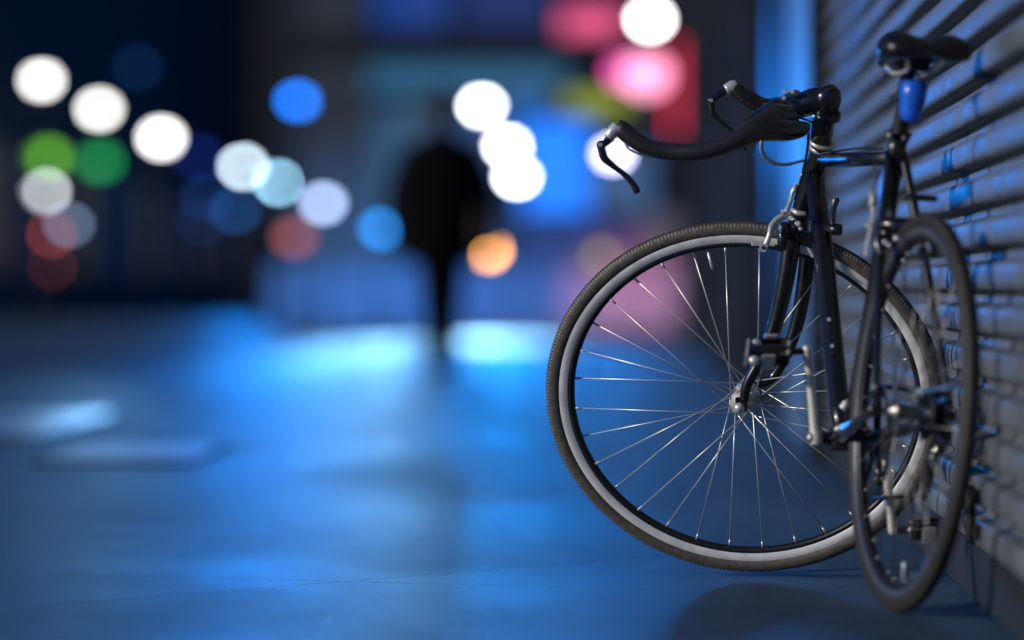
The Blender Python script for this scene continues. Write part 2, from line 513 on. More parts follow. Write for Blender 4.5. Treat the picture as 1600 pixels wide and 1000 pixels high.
# frame
BB = P(1328, 688, 8.33)
SC = P(1400, 238, 8.15)     # seat cluster
HT_top = P(1282, 232, 8.74)
HT_bot = P(1250, 338, 8.80)
f = MB()
f.tube([(P(1284, 229, 8.73), .0205), (P(1282, 238, 8.735), .0195), (P(1252, 330, 8.79), .019), (P(1249, 342, 8.80), .021)], seg=24)
f.tube([(P(1272, 272, 8.745), .0180), (P(1284, 370, 8.68), .0185), (P(1312, 640, 8.38), .0185), (P(1320, 684, 8.34), .017)], seg=24)   # down tube
f.tube([(P(1283, 251, 8.74), .0130), (P(1398, 247, 8.17), .0130)], seg=20)       # top tube
f.tube([(BB, .0165), (P(1372, 430, 8.23), .0160), (SC, .0160), (P(1405, 212, 8.14), .0175)], seg=24)      # seat tube
f.tube([BB + nR * .036, BB - nR * .036], .021, seg=24)                                # bottom bracket shell
dl = CR + nR * .064; drr = CR - nR * .064
for s, e in ((1, dl), (-1, drr)):
    top = SC + nR * s * .012
    br = CR + vR * .36 + nR * s * .026
    f.tube([(top, .0085), (top.lerp(e, .45) + nR * s * .006, .0085), (e + vR * .02, .0065)], seg=14, n=6)
    c0 = BB + nR * s * .022 + dR * -.005
    f.tube([(c0, .0115), (c0.lerp(e, .35) + nR * s * .004, .0115), (e + dR * .015, .007)], seg=14, n=6)
    f.box(e + dR * .004 + vR * .006, (.014, .018, .0025), Matrix((dR, vR, nR)).transposed())
f.tube([CR + vR * .363 + nR * .03 + dR * .05, CR + vR * .363 - nR * .03 + dR * .05], .006)
frame = f.build("frame", M_paint, bike)
for px, py in ((1296, 500), (1301, 541)):
    k = MB(); c = P(px, py, 8.50 if py < 520 else 8.46); k.tube([c, c + Vector((-.002, -.013, .001))], .0035, seg=10); k.build("bottle_boss", M_silver, frame)
# headset rings
for a_, r_ in (((1284, 224), .0245), ((1283, 233), .0225), ((1249, 340), .0235)):
    k = MB(); c = P(a_[0], a_[1], 8.735 if a_[1] < 300 else 8.80); ax = (HT_top - HT_bot).normalized()
    k.tube([(c - ax * .0035, r_ * .97), (c - ax * .002, r_), (c + ax * .002, r_), (c + ax * .0035, r_ * .95)], seg=28); k.build("headset_ring", M_silver, frame)

# fork
fk = MB()
fk.tube([T(1249, 344, 8.80, .020), T(1245, 362, 8.79, .022), T(1243, 376, 8.79, .018)], seg=20)
n1 = CF + nF * .051; n2 = CF - nF * .051
fk.tube([T(1240, 360, 8.755, .0155), T(1236, 385, 8.75, .0175), T(1226, 445, 8.76, .0165), T(1211, 508, 8.78, .0140), T(1192, 556, 8.79, .0115), (P(1168, 600, 8.80), .0100), (n1 + Vector((.008, 0, .012)), .0085)], seg=18, n=6)
fk.tube([T(1250, 360, 8.83, .0145), T(1262, 385, 8.85, .0160), T(1256, 450, 8.87, .0150), T(1244, 510, 8.89, .0135), T(1225, 560, 8.90, .0110), (P(1205, 592, 8.91), .0090), (n2 + Vector((.006, 0, .010)), .0085)], seg=18, n=6)
fk.box(n1 + Vector((.002, 0, .004)), (.011, .0035, .013)); fk.box(n2 + Vector((.002, 0, .004)), (.011, .0035, .013))
fork = fk.build("fork", M_paint, bike)

# stem
st = MB()
st.tube([T(1282, 222, 8.735, .0205), T(1288, 180, 8.715, .0205), T(1291, 168, 8.71, .0240), T(1292, 154, 8.705, .0275), T(1292, 143, 8.70, .0245), T(1290, 136, 8.70, .0150), T(1289, 134, 8.70, .006)], seg=28)
st.tube([T(1292, 157, 8.705, .0245), T(1272, 158, 8.71, .0245), T(1252, 165, 8.715, .0225), T(1232, 170, 8.72, .0210), T(1214, 174, 8.725, .0200)], seg=22, n=4)
clampc = P(1215, 173, 8.725)
barax = Vector((-.10, -.97, -.22)).normalized()
st.tube([(clampc - barax * .026, .0200), (clampc - barax * .022, .0225), (clampc + barax * .022, .0225), (clampc + barax * .026, .0200)], seg=26)
stem = st.build("stem", M_black, bike)
k = MB(); c = P(1297, 141, 8.69); k.ell(c, (.013, .013, .0035)); k.build("stem_cap", M_matte, stem)
for px, py in ((1225, 154), (1235, 169), (1226, 144), (1238, 144)):
    k = MB(); c = P(px, py, 8.69); k.tube([c, c + Vector((-.001, -.008, .001))], .0038, seg=12); k.build("clamp_bolt", M_silver, stem)
k = MB(); k.tube([T(1293, 176, 8.70, .0250), T(1292, 185, 8.705, .0250)], seg=26); k.build("stem_collar", M_black, stem)

# handlebar and tape
M_tape = mat("black_cork_bar_tape", (.016, .015, .013), .5, spec=1.0, coat=.2, bump=.25, bscale=260, noise=.4, nscale=150)
def perforated():
    m = mat("perforated_bar_tape", (.016, .016, .015), .35)
    n = m.node_tree.nodes; l = m.node_tree.links; b = n["Principled BSDF"]
    tc = n.new("ShaderNodeTexCoord"); v = n.new("ShaderNodeTexVoronoi"); v.inputs["Scale"].default_value = 230; v.inputs["Randomness"].default_value = .25
    l.new(tc.outputs["Object"], v.inputs["Vector"])
    r = n.new("ShaderNodeMapRange"); r.inputs[1].default_value = .18; r.inputs[2].default_value = .26; r.inputs[3].default_value = 1; r.inputs[4].default_value = 0
    l.new(v.outputs["Distance"], r.inputs[0])
    mx = n.new("ShaderNodeMix"); mx.data_type = 'RGBA'; mx.inputs[6].default_value = (.014, .014, .013, 1); mx.inputs[7].default_value = (.28, .27, .24, 1)
    l.new(r.outputs[0], mx.inputs[0]); l.new(mx.outputs[2], b.inputs["Base Color"])
    return m
M_perf = perforated()
hb = MB()
hb.tube([T(1243, 152, 8.90, .0145), (clampc - barax * .03, .0145), (clampc, .0145), (clampc + barax * .08, .0145), T(1196, 200, 8.56, .0145)], seg=18, n=3)
bar = hb.build("handlebar", M_black, bike)
tp = MB()
tp.tube([(clampc + barax * .034, .0185), T(1205, 188, 8.60, .0245), T(1186, 200, 8.55, .0230), T(1166, 211, 8.53, .0195), T(1147, 220, 8.52, .0160), T(1118, 232, 8.515, .0155), T(1082, 238, 8.515, .0155), T(1045, 237, 8.52, .0155), T(1012, 229, 8.52, .0155), T(990, 216, 8.52, .0155), T(972, 202, 8.52, .0150), T(965, 199, 8.52, .0120)], seg=22, n=6)
tp.build("bar_tape", M_tape, bar)
tp = MB()
tp.tube([(clampc - barax * .034, .0165), T(1233, 160, 8.89, .0165), T(1212, 168, 8.92, .0160), T(1192, 165, 8.93, .0158), T(1172, 156, 8.93, .0155), T(1156, 145, 8.93, .0150), T(1147, 137, 8.93, .0135)], seg=22, n=6)
tp.build("bar_tape", M_perf, bar)
# padded wing of the bar by the stem
tp = MB()
tp.tube([T(1262, 196, 8.64, .006), T(1254, 201, 8.62, .0145), T(1232, 204, 8.59, .0190), T(1208, 204, 8.56, .0195), T(1185, 207, 8.54, .0160), T(1172, 212, 8.53, .010)], seg=24, n=5)
tp.tube([T(1240, 180, 8.66, .016), T(1208, 184, 8.62, .026), T(1180, 198, 8.57, .022)], seg=20, n=4)
tp.build("bar_pad", M_black, bar)

# brake levers
def lever(body, blade, Y, plug):
    root = empty("brake_lever", P(body[0][0], body[0][1], Y), bike)
    k = MB(); k.tube([T(x, y, Y, r) for x, y, r in plug], seg=16, n=3); k.build("bar_end_plug", M_silver, root)
    k = MB(); k.tube([T(x, y, Y, r) for x, y, r in body], seg=12, n=3)
    k.ell(P(body[-1][0], body[-1][1], Y), (.0085, .0085, .0085)); k.build("lever_body", M_black, root)
    k = MB(); k.tube([T(x, y, Y, r) for x, y, r in blade], seg=12, n=5); k.build("lever_blade", M_black, root)
    k = MB(); c = P(body[-1][0], body[-1][1], Y); k.tube([c + Vector((0, .010, 0)), c + Vector((0, -.010, 0))], .0035, seg=10); k.build("pivot_bolt", M_silver, root)
    return root
lever([(954, 213, .0085), (946, 222, .0070), (938, 226, .0065)],
      [(938, 226, .0075), (941, 240, .0075), (946, 250, .0070), (962, 263, .0052), (978, 275, .0052), (989, 287, .0058), (995, 298, .0066), (997, 302, .0050)], 8.52,
      [(966, 198, .0125), (958, 205, .0120), (950, 215, .0095)])
lever([(1138, 138, .0085), (1124, 148, .0080), (1111, 157, .0075)],
      [(1111, 158, .0075), (1112, 168, .0070), (1115, 178, .0065), (1128, 191, .0045), (1142, 203, .0045), (1155, 218, .0050), (1162, 230, .0058), (1163, 236, .0050)], 8.93,
      [(1152, 131, .0090), (1145, 135, .0120), (1134, 141, .0110)])
# cables
k = MB(); k.tube([T(x, y, 8.60, .0030) for x, y in ((1192, 214), (1189, 228), (1193, 243), (1207, 254), (1228, 257), (1258, 250))], seg=10, n=7); k.build("brake_cable", M_cablelight, bike)
k = MB(); k.tube([T(x, y, Y, .0027) for x, y, Y in ((1255, 192, 8.66), (1263, 200, 8.68), (1262, 232, 8.70), (1256, 262, 8.72), (1248, 290, 8.72), (1242, 312, 8.72))], seg=10, n=7); k.build("brake_cable", M_cable, bike)
k = MB(); k.tube([T(x, y, Y, .0022) for x, y, Y in ((1246, 183, 8.66), (1262, 188, 8.68), (1270, 192, 8.70))], seg=8, n=5); k.build("brake_cable", M_cable, bike)
k = MB(); k.tube([T(978, 224, 8.50, .002), T(985, 233, 8.50, .002), T(1000, 240, 8.50, .002), T(1012, 242, 8.505, .002)], seg=8, n=5); k.build("brake_cable", M_cablelight, bike)
for dx in (-4, 4):
    k = MB(); k.tube([T(1285 + dx, 238, 8.72, .0022), T(1290 + dx, 240, 8.70, .0022), T(1330, 237 + dx, 8.5, .0022), T(1380, 236 + dx, 8.25, .0022)], seg=8, n=4); k.build("brake_cable", M_cable, bike)

# front brake caliper
cal = empty("brake_caliper", P(1232, 362, 8.74), bike)
k = MB()
k.tube([T(1243, 331, 8.73, .0045), T(1231, 335, 8.70, .0055), T(1217, 341, 8.69, .0060), T(1206, 352, 8.685, .0055), T(1203, 364, 8.68, .0050), T(1200, 374, 8.68, .0055), T(1196, 384, 8.68, .0060)], seg=12, n=4)
k.tube([(P(1193, 387, 8.688), .0082), (P(1193, 387, 8.672), .0082)], seg=20)
k.build("caliper_arm", M_silver, cal)
k = MB(); k.tube([T(1193, 387, 8.669, .0038), T(1193, 387, 8.664, .0036)], seg=12); k.build("pad_bolt", M_matte, cal)
k = MB()
k.box(P(1183, 381, 8.70), (.0105, .007, .0040)); k.build("brake_pad", M_silver, cal, bevel=.0015)
k = MB()
k.box(P(1219, 387, 8.71), (.011, .008, .0055)); k.tube([T(1228, 352, 8.72, .012), T(1225, 368, 8.71, .013), T(1222, 386, 8.71, .009)], seg=14, n=3)
k.tube([T(1238, 356, 8.72, .016), T(1236, 372, 8.72, .014)], seg=16)
k.build("caliper_arm", M_black, cal, bevel=.001)
k = MB(); k.tube([T(1244, 288, 8.72, .0035), T(1242, 294, 8.72, .0050), T(1240, 299, 8.72, .0056), T(1238, 300.5, 8.72, .0045), T(1236, 312, 8.715, .0042), T(1231, 325, 8.71, .0042), T(1226, 335, 8.70, .0040)], seg=12)
k.build("barrel_adjuster", M_silver, cal)
k = MB(); k.tube([T(1238, 328, 8.70, .0045), T(1247, 333, 8.69, .0050), T(1259, 334, 8.69, .0042)], seg=12, n=3); k.build("return_spring", M_silver, cal)
k = MB()
for px, py, r_ in ((1217, 356, .006), (1216, 363, .0045), (1224, 331, .0035), (1236, 340, .003), (1247, 350, .005), (1251, 358, .0035)):
    c = P(px, py, 8.69); k.tube([c, c + Vector((-.001, -.006, .001))], r_, seg=12)
k.box(P(1216, 359, 8.69), (.0055, .006, .0075))
k.build("cable_clamp", M_silver, cal, bevel=.001)

# shift lever on the down tube
sl = empty("shift_lever", P(1300, 358, 8.66), bike)
k = MB(); k.tube([T(1290, 356, 8.67, .008), T(1298, 357, 8.66, .0085), T(1302, 358, 8.655, .011), T(1312, 359, 8.65, .0115), T(1316, 359, 8.65, .0085)], seg=20); k.build("lever_boss", M_black, sl)
k = MB(); k.tube([T(1301, 352, 8.65, .0050), T(1301, 338, 8.65, .0052), T(1303, 322, 8.65, .0062), T(1306, 312, 8.65, .0068), T(1306, 309, 8.65, .0045)], seg=14, n=4); k.build("lever_paddle", mat("worn_dark_alloy", (.16, .15, .13), .35, metal=.9), sl)

# seat post, saddle
sp = MB(); sp.tube([T(1404, 214, 8.14, .0178), T(1406, 206, 8.14, .0178), T(1406, 205, 8.14, .0135), T(1418, 118, 8.10, .0135), T(1422, 104, 8.09, .0135)], seg=22); 
sp.box(P(1425, 101, 8.09), (.030, .028, .011)); sp.build("seat_post", M_matte, bike, bevel=.002)
k = MB(); k.tube([T(1388, 211, 8.12, .005), T(1398, 211, 8.12, .0055)], seg=14); k.tube([T(1410, 214, 8.13, .014), T(1420, 219, 8.13, .013)], seg=14); k.build("seat_clamp", M_black, frame)
k = MB(); k.tube([T(1388, 211, 8.113, .0042), T(1392, 212, 8.11, .0046)], seg=14); k.build("clamp_bolt", M_silver, frame)

sad = MB()
SX = sideR; SF = dR; SZ = Vector((0, 0, 1))
roll = R(3)
SXr = (SX * math.cos(roll) - SZ * math.sin(roll)).normalized(); SZr = (SZ * math.cos(roll) + SX * math.sin(roll)).normalized()
SO = P(1455, 78, 7.96)
secs = [(-.012, .050, .004, .0), (.0, .069, .016, .0), (.02, .0775, .026, .0), (.055, .077, .030, .0), (.095, .064, .029, -.002), (.135, .043, .027, -.004), (.185, .027, .026, -.006), (.235, .022, .024, -.008), (.262, .018, .016, -.012), (.272, .010, .006, -.016)]
rings = []
for L, hw, ht, dz in secs:
    ring = []; ht *= 1.25; hw *= 1.04
    for k_ in range(28):
        a = 2 * math.pi * k_ / 28
        x = hw * math.copysign(abs(math.cos(a)) ** .8, math.cos(a))
        zt = math.sin(a)
        if zt >= 0:
            z = ht * zt ** .7
            z -= .55 * ht * math.exp(-(x / .022) ** 2) * (1 if hw > .06 else .4)
            z += .0
        else:
            z = -.020 * abs(zt) ** .6 * min(1, ht / .02)
            z += .014 * math.exp(-(x / .03) ** 2) * min(1, ht / .02)
        ring.append(sad.bm.verts.new(SO + SF * L + SXr * x + SZr * (z + dz)))
    rings.append(ring)
for a, b in zip(rings, rings[1:]):
    for k_ in range(28):
        f_ = sad.bm.faces.new((a[k_], a[(k_ + 1) % 28], b[(k_ + 1) % 28], b[k_])); f_.smooth = True
f_ = sad.bm.faces.new(list(reversed(rings[0]))); sad.bm.faces.new(rings[-1])
saddle = sad.build("saddle", M_saddle, bike, subd=1)
k = MB()
for s in (-1, 1):
    k.tube([(SO + SF * .03 + SXr * s * .034 - SZr * .014, .0035), (SO + SF * .06 + SXr * s * .022 - SZr * .032, .0035), (SO + SF * .15 + SXr * s * .02 - SZr * .034, .0035), (SO + SF * .24 + SXr * s * .008 - SZr * .012, .0035)], seg=10, n=6)
k.build("saddle_rail", M_silver, saddle)

# blue light housing strapped to the seat post
k = MB()
k.tube([T(1428, 126, 8.05, .018), T(1428, 130, 8.05, .0235), T(1427, 150, 8.05, .0230), T(1424, 176, 8.06, .0195), T(1422, 188, 8.06, .0165), T(1421, 191, 8.06, .010)], seg=20)
k.build("rear_light", M_blue, bike)
k = MB(); k.tube([T(1409, 150, 8.09, .018), T(1408, 158, 8.09, .018)], seg=18); k.build("light_bracket", M_matte, bike)

# rear brake
rc_ = empty("brake_caliper", P(1385, 360, 8.0), bike)
k = MB()
k.tube([T(1380, 318, 8.12, .006), T(1384, 330, 8.10, .009), T(1386, 342, 8.09, .008)], seg=12, n=3)
k.tube([T(1364, 300, 8.10, .003), T(1363, 318, 8.10, .004), T(1365, 335, 8.09, .004), T(1362, 350, 8.08, .0045), T(1360, 365, 8.07, .005), T(1356, 385, 8.06, .005), T(1354, 400, 8.05, .004)], seg=12, n=3)
k.build("caliper_arm", M_silver, rc_)
k = MB()
k.tube([T(1374, 352, 8.08, .012), T(1400, 352, 8.06, .014), T(1440, 358, 8.05, .012), T(1458, 375, 8.04, .008), T(1460, 400, 8.04, .006)], seg=14, n=4)
k.tube([T(1376, 355, 8.06, .010), T(1372, 380, 8.05, .008), T(1378, 400, 8.04, .006)], seg=14, n=4)
k.build("caliper_arm", M_black, rc_)
for px, py, r_ in ((1383, 378, .0042), (1389, 383, .0042), (1401, 373, .0050), (1446, 369, .0046), (1361, 318, .0042), (1362, 305, .0042), (1412, 407, .0030), (1356, 352, .0040), (1380, 363, .003)):
    k = MB(); c = P(px, py, 8.01); k.ell(c, (r_, r_, r_)); k.build("caliper_bolt", M_steel, rc_)
k = MB(); k.tube([T(1368, 258, 8.18, .0025), T(1367, 280, 8.14, .0025), T(1363, 300, 8.11, .0025)], seg=8, n=4); k.tube([T(1382, 262, 8.15, .002), T(1378, 290, 8.13, .002), T(1376, 320, 8.11, .002)], seg=8, n=4); k.build("brake_cable", M_cablelight, bike)

# drive train
def crank(side, up, pedal_side):
    c0 = BB + nR * side * .062
    c1 = BB + nR * side * .074 + up * .153
    root = empty("crank", c0, bike)
    k = MB()
    k.tube([(c0 - up * .012, .011), (c0, .0125), (c0.lerp(c1, .12), .0100), (c0.lerp(c1, .5), .0080), (c0.lerp(c1, .9), .0078), (c1, .0085), (c1 + up * .008, .006)], seg=16, n=3)
    k.build("crank_arm", mat("pale_crank_alloy", (.74, .71, .62), .45, metal=.25, noise=.1, nscale=40), root)
    k = MB(); k.tube([BB + nR * side * .03, c0 + nR * side * .012], .010, seg=18); k.build("spindle", M_black, root)
    k = MB(); k.ell(c0 + nR * side * .009, (.008, .008, .008)); k.build("crank_cap", M_silver, root)
    return root, c1
upL = (P(1262, 553, 8.31) - (BB + nR * .065)).normalized()
crL, eL = crank(1, Vector((-.03, -.02, 1)).normalized(), 1)
crR, eR = crank(-1, Vector((.03, .02, -1)).normalized(), -1)
def pedal(c1, side, ay):
    root = empty("pedal", c1, bike)
    ax = Vector((nR.x, nR.y, nR.z * .1 - .02)).normalized() * side
    k = MB(); k.tube([(c1 - ax * .004, .006), (c1 + ax * .02, .0065), (c1 + ax * .10, .005)], seg=14); k.build("pedal_spindle", M_black, root)
    c = c1 + ax * .068
    fwd = ay; up = ax.cross(fwd).normalized()
    Mx = Matrix((ax, fwd, up)).transposed()
    k = MB()
    k.tube([(c1 + ax * .028, .009), (c1 + ax * .045, .0125), (c1 + ax * .09, .0125), (c1 + ax * .102, .010)], seg=18)
    k.box(c + fwd * .034, (.036, .0035, .010), Mx); k.box(c - fwd * .034, (.036, .0035, .010), Mx)
    k.build("pedal_body", M_black, root, bevel=.001)
    k = MB()
    k.box(c + ax * .040, (.003, .036, .010), Mx); k.box(c - ax * .034, (.003, .034, .008), Mx)
    k.box(c + fwd * .041, (.012, .0035, .014), Mx); k.box(c - fwd * .041, (.012, .0035, .014), Mx)
    k.build("pedal_cage", M_silver, root, bevel=.0015)
    k = MB()
    for s in (-1, 1):
        k.ell(c + fwd * s * .034 + ax * .026 - Vector((0, .008, 0)), (.009, .006, .009))
    k.ell(c - ax * .036 - Vector((0, .006, 0)), (.005, .004, .005))
    k.build("pedal_bolt", M_steel, root)
pedal(eL - Vector((0, 0, .002)), 1, Vector((.1, .90, .42)).normalized())
pedal(eR, -1, Vector((.1, .9, .2)).normalized())
# chainring
cr = MB(); Mc = basis(dR, vR, nR, BB - nR * .045)
prof = []
teeth = 50
pts = []
for i in range(teeth * 4):
    a = 2 * math.pi * i / (teeth * 4); r_ = .103 if (i % 4) in (1, 2) else .097
    pts.append((r_ * math.cos(a), r_ * math.sin(a)))
inner = [(.086 * math.cos(2 * math.pi * i / (teeth * 4)), .086 * math.sin(2 * math.pi * i / (teeth * 4))) for i in range(teeth * 4)]
for zz in (-.0016, .0016):
    A = [cr.bm.verts.new(Mc @ Vector((x, y, zz))) for x, y in pts]; B = [cr.bm.verts.new(Mc @ Vector((x, y, zz))) for x, y in inner]
    for i in range(len(A)):
        j = (i + 1) % len(A); cr.bm.faces.new((A[i], A[j], B[j], B[i]))
for i in range(5):
    a = 2 * math.pi * i / 5 + .3
    cr.tube([Mc @ Vector((.01 * math.cos(a), .01 * math.sin(a), -.004)), Mc @ Vector((.09 * math.cos(a), .09 * math.sin(a), 0))], .007, seg=8)
ring = cr.build("chainring", M_black, bike)
k = MB()
for i in range(5):
    a = 2 * math.pi * i / 5 + .3
    k.ell(Mc @ Vector((.079 * math.cos(a), .079 * math.sin(a), .006)), (.004, .004, .004))
k.build("chainring_bolt", M_steel, ring)
# cassette, chain, derailleur
ca = MB(); Mk = basis(dR, vR, nR, CR)
for i in range(7):
    r_ = .024 + .0035 * i; z = -.050 + .0042 * i
    ca.lathe([(.012, z), (r_, z), (r_, z + .0015), (.012, z + .0015)], Mk, 36)
ca.build("cassette", M_chain, bike)
k = MB()
k.tube([BB - nR * .045 + vR * .100, CR - nR * .045 + vR * .035], .0042, seg=8)
jl = CR - nR * .045 - vR * .075 + dR * .02; jh = CR - nR * .045 - vR * .13 + dR * .045
k.tube([BB - nR * .045 - vR * .100, jh - vR * .008], .0042, seg=8)
k.tube([CR - nR * .045 + vR * .035, CR - nR * .045 - dR * .034, CR - nR * .045 - vR * .034, jl + dR * .008, jl + dR * .006 - vR * .01, jh - dR * .012, jh - vR * .012], .0042, seg=8, n=5)
k.build("chain", M_chain, bike)
dr_ = MB()
dr_.tube([(drr - vR * .015, .009), (CR - nR * .062 - vR * .045 + dR * .01, .012), (jl, .010)], seg=12, n=3)
dr_.lathe([(.001, -.004), (.018, -.003), (.018, .003), (.001, .004)], basis(dR, vR, nR, jl), 24, close=False)
dr_.lathe([(.001, -.004), (.018, -.003), (.018, .003), (.001, .004)], basis(dR, vR, nR, jh), 24, close=False)
dr_.tube([jl - nR * .006, jh - nR * .006], .006, seg=10)
dr_.build("rear_derailleur", M_black, bike)
# pale blue bar added for a glint at the rear hub, cable stop by the bottom bracket
k = MB(); k.tube([(P(1433, 611, 7.86), .0042), (P(1460, 609, 7.85), .0045), (P(1496, 603, 7.84), .0058)], seg=12, n=3); k.build("glint_bar", mat("blue_glint", (.35, .52, .75), .3, metal=.7), bike)
k = MB(); k.tube([T(1316, 640, 8.30, .008), T(1322, 632, 8.30, .009), T(1320, 626, 8.30, .007)], seg=14, n=3); k.build("cable_stop", M_silver, bike)
k = MB(); k.tube([T(1304, 672, 8.28, .0035), T(1312, 668, 8.28, .0050), T(1322, 664, 8.28, .0045), T(1330, 661, 8.28, .003)], seg=10); k.build("cable_adjuster", M_silver, bike)
k = MB(); k.box(P(1398, 889, 7.98), (.004, .004, .012)); 

# ------------------------------------------------------------------ person walking between the light pools
M_coat = mat("black_coat_cloth", (.003, .003, .004), .95, spec=.1)
M_trs = mat("black_trousers", (.003, .003, .004), .95, spec=.1)
M_skin = mat("skin", (.045, .028, .020), .55)
M_hair = mat("dark_hair", (.006, .005, .005), .6)
PY = 29.5
pc = P(690, 450, PY); pxc = pc.x
def skin_body():
    J = {}
    verts = []; edges = []; rad = []
    def v(x, y, z, r, par=None):
        verts.append(Vector((pxc + x, PY + y, z))); rad.append(r)
        if par is not None: edges.append((par, len(verts) - 1))
        return len(verts) - 1
    pel = v(0, 0, .95, .125)
    ab = v(0, 0, 1.12, .125, pel); ch = v(0, 0, 1.32, .150, ab); nk = v(0, 0, 1.47, .060, ch); hd0 = v(0, -.01, 1.56, .065, nk)
    hd1 = v(0, -.015, 1.655, .088, hd0); hd2 = v(0, -.01, 1.735, .060, hd1)
    for s, st in ((-1, .10), (1, -.12)):
        sh_ = v(s * .17, 0, 1.40, .062, ch); eb = v(s * .245, st * .6, 1.13, .045, sh_); wr = v(s * .25, st * 1.6, .90, .030, eb); hn = v(s * .25, st * 1.8, .83, .030, wr)
        for q_, dy in ((0, -.03), (1, -.01), (2, .01), (3, .03)):
            fg = v(s * .25, st * 1.8 + dy, .79, .010, hn); v(s * .245, st * 1.8 + dy * .9, .745, .008, fg)
        v(s * .235, st * 1.8 - .045, .80, .009, hn)
        hp = v(s * .075, 0, .90, .088, pel); kn = v(s * .055, -st * 1.3, .50, .058, hp); an = v(s * .035, -st * 1.8 + .05, .10, .040, kn)
        hl = v(s * .035, -st * 1.8 + .06, .05, .036, an); v(s * .04, -st * 1.8 - .13, .035, .030, hl)
    me = bpy.data.meshes.new("person"); me.from_pydata([tuple(p - Vector((pxc, PY, 0))) for p in verts], edges, [])
    o = bpy.data.objects.new("person", me); COL.objects.link(o); o.location = (pxc, PY, 0)
    m_ = o.modifiers.new("skin", 'SKIN')
    for i, d_ in enumerate(me.skin_vertices[0].data):
        d_.radius = (rad[i], rad[i] * .85); d_.use_root = (i == 0)
    m_.use_smooth_shade = True
    s_ = o.modifiers.new("subd", 'SUBSURF'); s_.levels = 2; s_.render_levels = 2
    me.materials.append(M_skin)
    return o
person = skin_body()
tag(person, "dark figure in a long black coat walking on the lit pavement", "person")
bpy.context.view_layer.update()
def loft(rings_, name, m_, par, seg_=24):
    b = MB(); rr = []
    for (x, y, z, rx, ry) in rings_:
        rr.append([b.bm.verts.new((pxc + x + rx * math.cos(2 * math.pi * k / seg_), PY + y + ry * math.sin(2 * math.pi * k / seg_), z)) for k in range(seg_)])
    for A, B in zip(rr, rr[1:]):
        for k in range(seg_):
            f_ = b.bm.faces.new((A[k], A[(k + 1) % seg_], B[(k + 1) % seg_], B[k])); f_.smooth = True
    b.bm.faces.new(rr[-1]); b.bm.faces.new(list(reversed(rr[0])))
    return b.build(name, m_, par, subd=1)
coat = loft([(0, 0, .70, .26, .21), (0, 0, .74, .28, .22), (0, 0, .95, .30, .24), (0, 0, 1.12, .305, .22), (0, 0, 1.30, .31, .22), (0, 0, 1.42, .27, .19), (0, 0, 1.48, .12, .10), (0, 0, 1.53, .075, .075)], "coat", M_coat, person)
for s, st in ((-1, .10), (1, -.12)):
    b = MB(); b.tube([(Vector((pxc + s * .17, PY, 1.42)), .075), (Vector((pxc + s * .295, PY + st * .6, 1.13)), .068), (Vector((pxc + s * .27, PY + st * 1.7, .80)), .060)], seg=16, n=5); b.build("sleeve", M_coat, person)
    b = MB(); b.tube([(Vector((pxc + s * .085, PY, .92)), .098), (Vector((pxc + s * .058, PY - st * 1.3, .50)), .075), (Vector((pxc + s * .036, PY - st * 1.8 + .05, .11)), .062)], seg=16, n=5); b.build("trouser_leg", M_trs, person)
    b = MB(); b.ell((pxc + s * .038, PY - st * 1.8 - .03, .05), (.048, .135, .05)); b.build("shoe", M_trs, person)
b = MB(); b.ell((pxc, PY + .02, 1.70), (.098, .11, .105)); b.build("hair", M_hair, person)
b = MB()
b.ell((pxc, PY - .108, 1.655), (.013, .018, .022)); b.build("nose", M_skin, person)
for s in (-1, 1):
    b = MB(); b.ell((pxc + s * .032, PY - .088, 1.675), (.012, .008, .008)); b.build("eye", M_hair, person)

# ------------------------------------------------------------------ corner shop that closes the view
FY = 64.0
fr_ = empty("corner_shop", (P(780, 450, FY).x, FY, 0))
tag(fr_, "dark blue shop building with lit windows behind the walking figure", "building")
def rect(name, x0, y0, x1, y1, m_, par, proud=.0, depth=.1, Yb=FY, bevel=0):
    a = P(x0, y1, Yb); c = P(x1, y0, Yb)
    b = MB()
    z0 = max(a.z, .002)
    b.box(((a.x + c.x) / 2, Yb - proud + depth / 2, (z0 + c.z) / 2), ((c.x - a.x) / 2, depth / 2, (c.z - z0) / 2))
    return b.build(name, m_, par, bevel=bevel)
M_sh1 = mat("slate_blue_paint", (.010, .022, .045), .6, noise=.2, nscale=1)
M_sh2 = mat("black_blue_paint", (.010, .013, .02), .6)
M_greystone = mat("grey_stone", (.06, .075, .09), .6, noise=.15, nscale=2)
M_plinth = mat("bluelit_plinth", (.09, .19, .34), .6, noise=.15, nscale=2)  # blue light falling on the plinth is put into its base colour
rect("wall", 440, -600, 1500, 520, M_sh1, fr_, 0, 6)
rect("pillar", 470, -600, 572, 520, M_greystone, fr_, .25, .24)
rect("cornice", 440, 52, 1100, 92, M_sh2, fr_, .30, .29)
E = lambda nm, c, s: emat(nm, c, s)
rect("upper_window", 580, -120, 700, 45, E("lit_glass_a", (.015, .10, .55), .42), fr_, .06, .05)
rect("upper_window", 720, -120, 860, 45, E("lit_glass_b", (.02, .10, .55), .22), fr_, .06, .05)
rect("fascia", 575, 98, 885, 150, E("lit_fascia", (.05, .24, .48), .42), fr_, .12, .11)
rect("display_window", 578, 170, 680, 405, E("lit_glass_c", (.08, .20, .40), .42), fr_, .06, .05)
rect("display_window", 700, 170, 790, 405, E("lit_glass_d", (.04, .14, .40), .45), fr_, .06, .05)
rect("display_window", 930, 230, 1020, 330, E("lit_glass_e", (.10, .22, .50), .5), fr_, .06, .05)
rect("doorway_panel", 1000, 330, 1090, 405, E("lit_glass_f", (.16, .15, .22), .5), fr_, .06, .05)
rect("doorway_panel", 810, 350, 995, 408, E("lit_glass_g", (.03, .08, .38), .5), fr_, .06, .05)
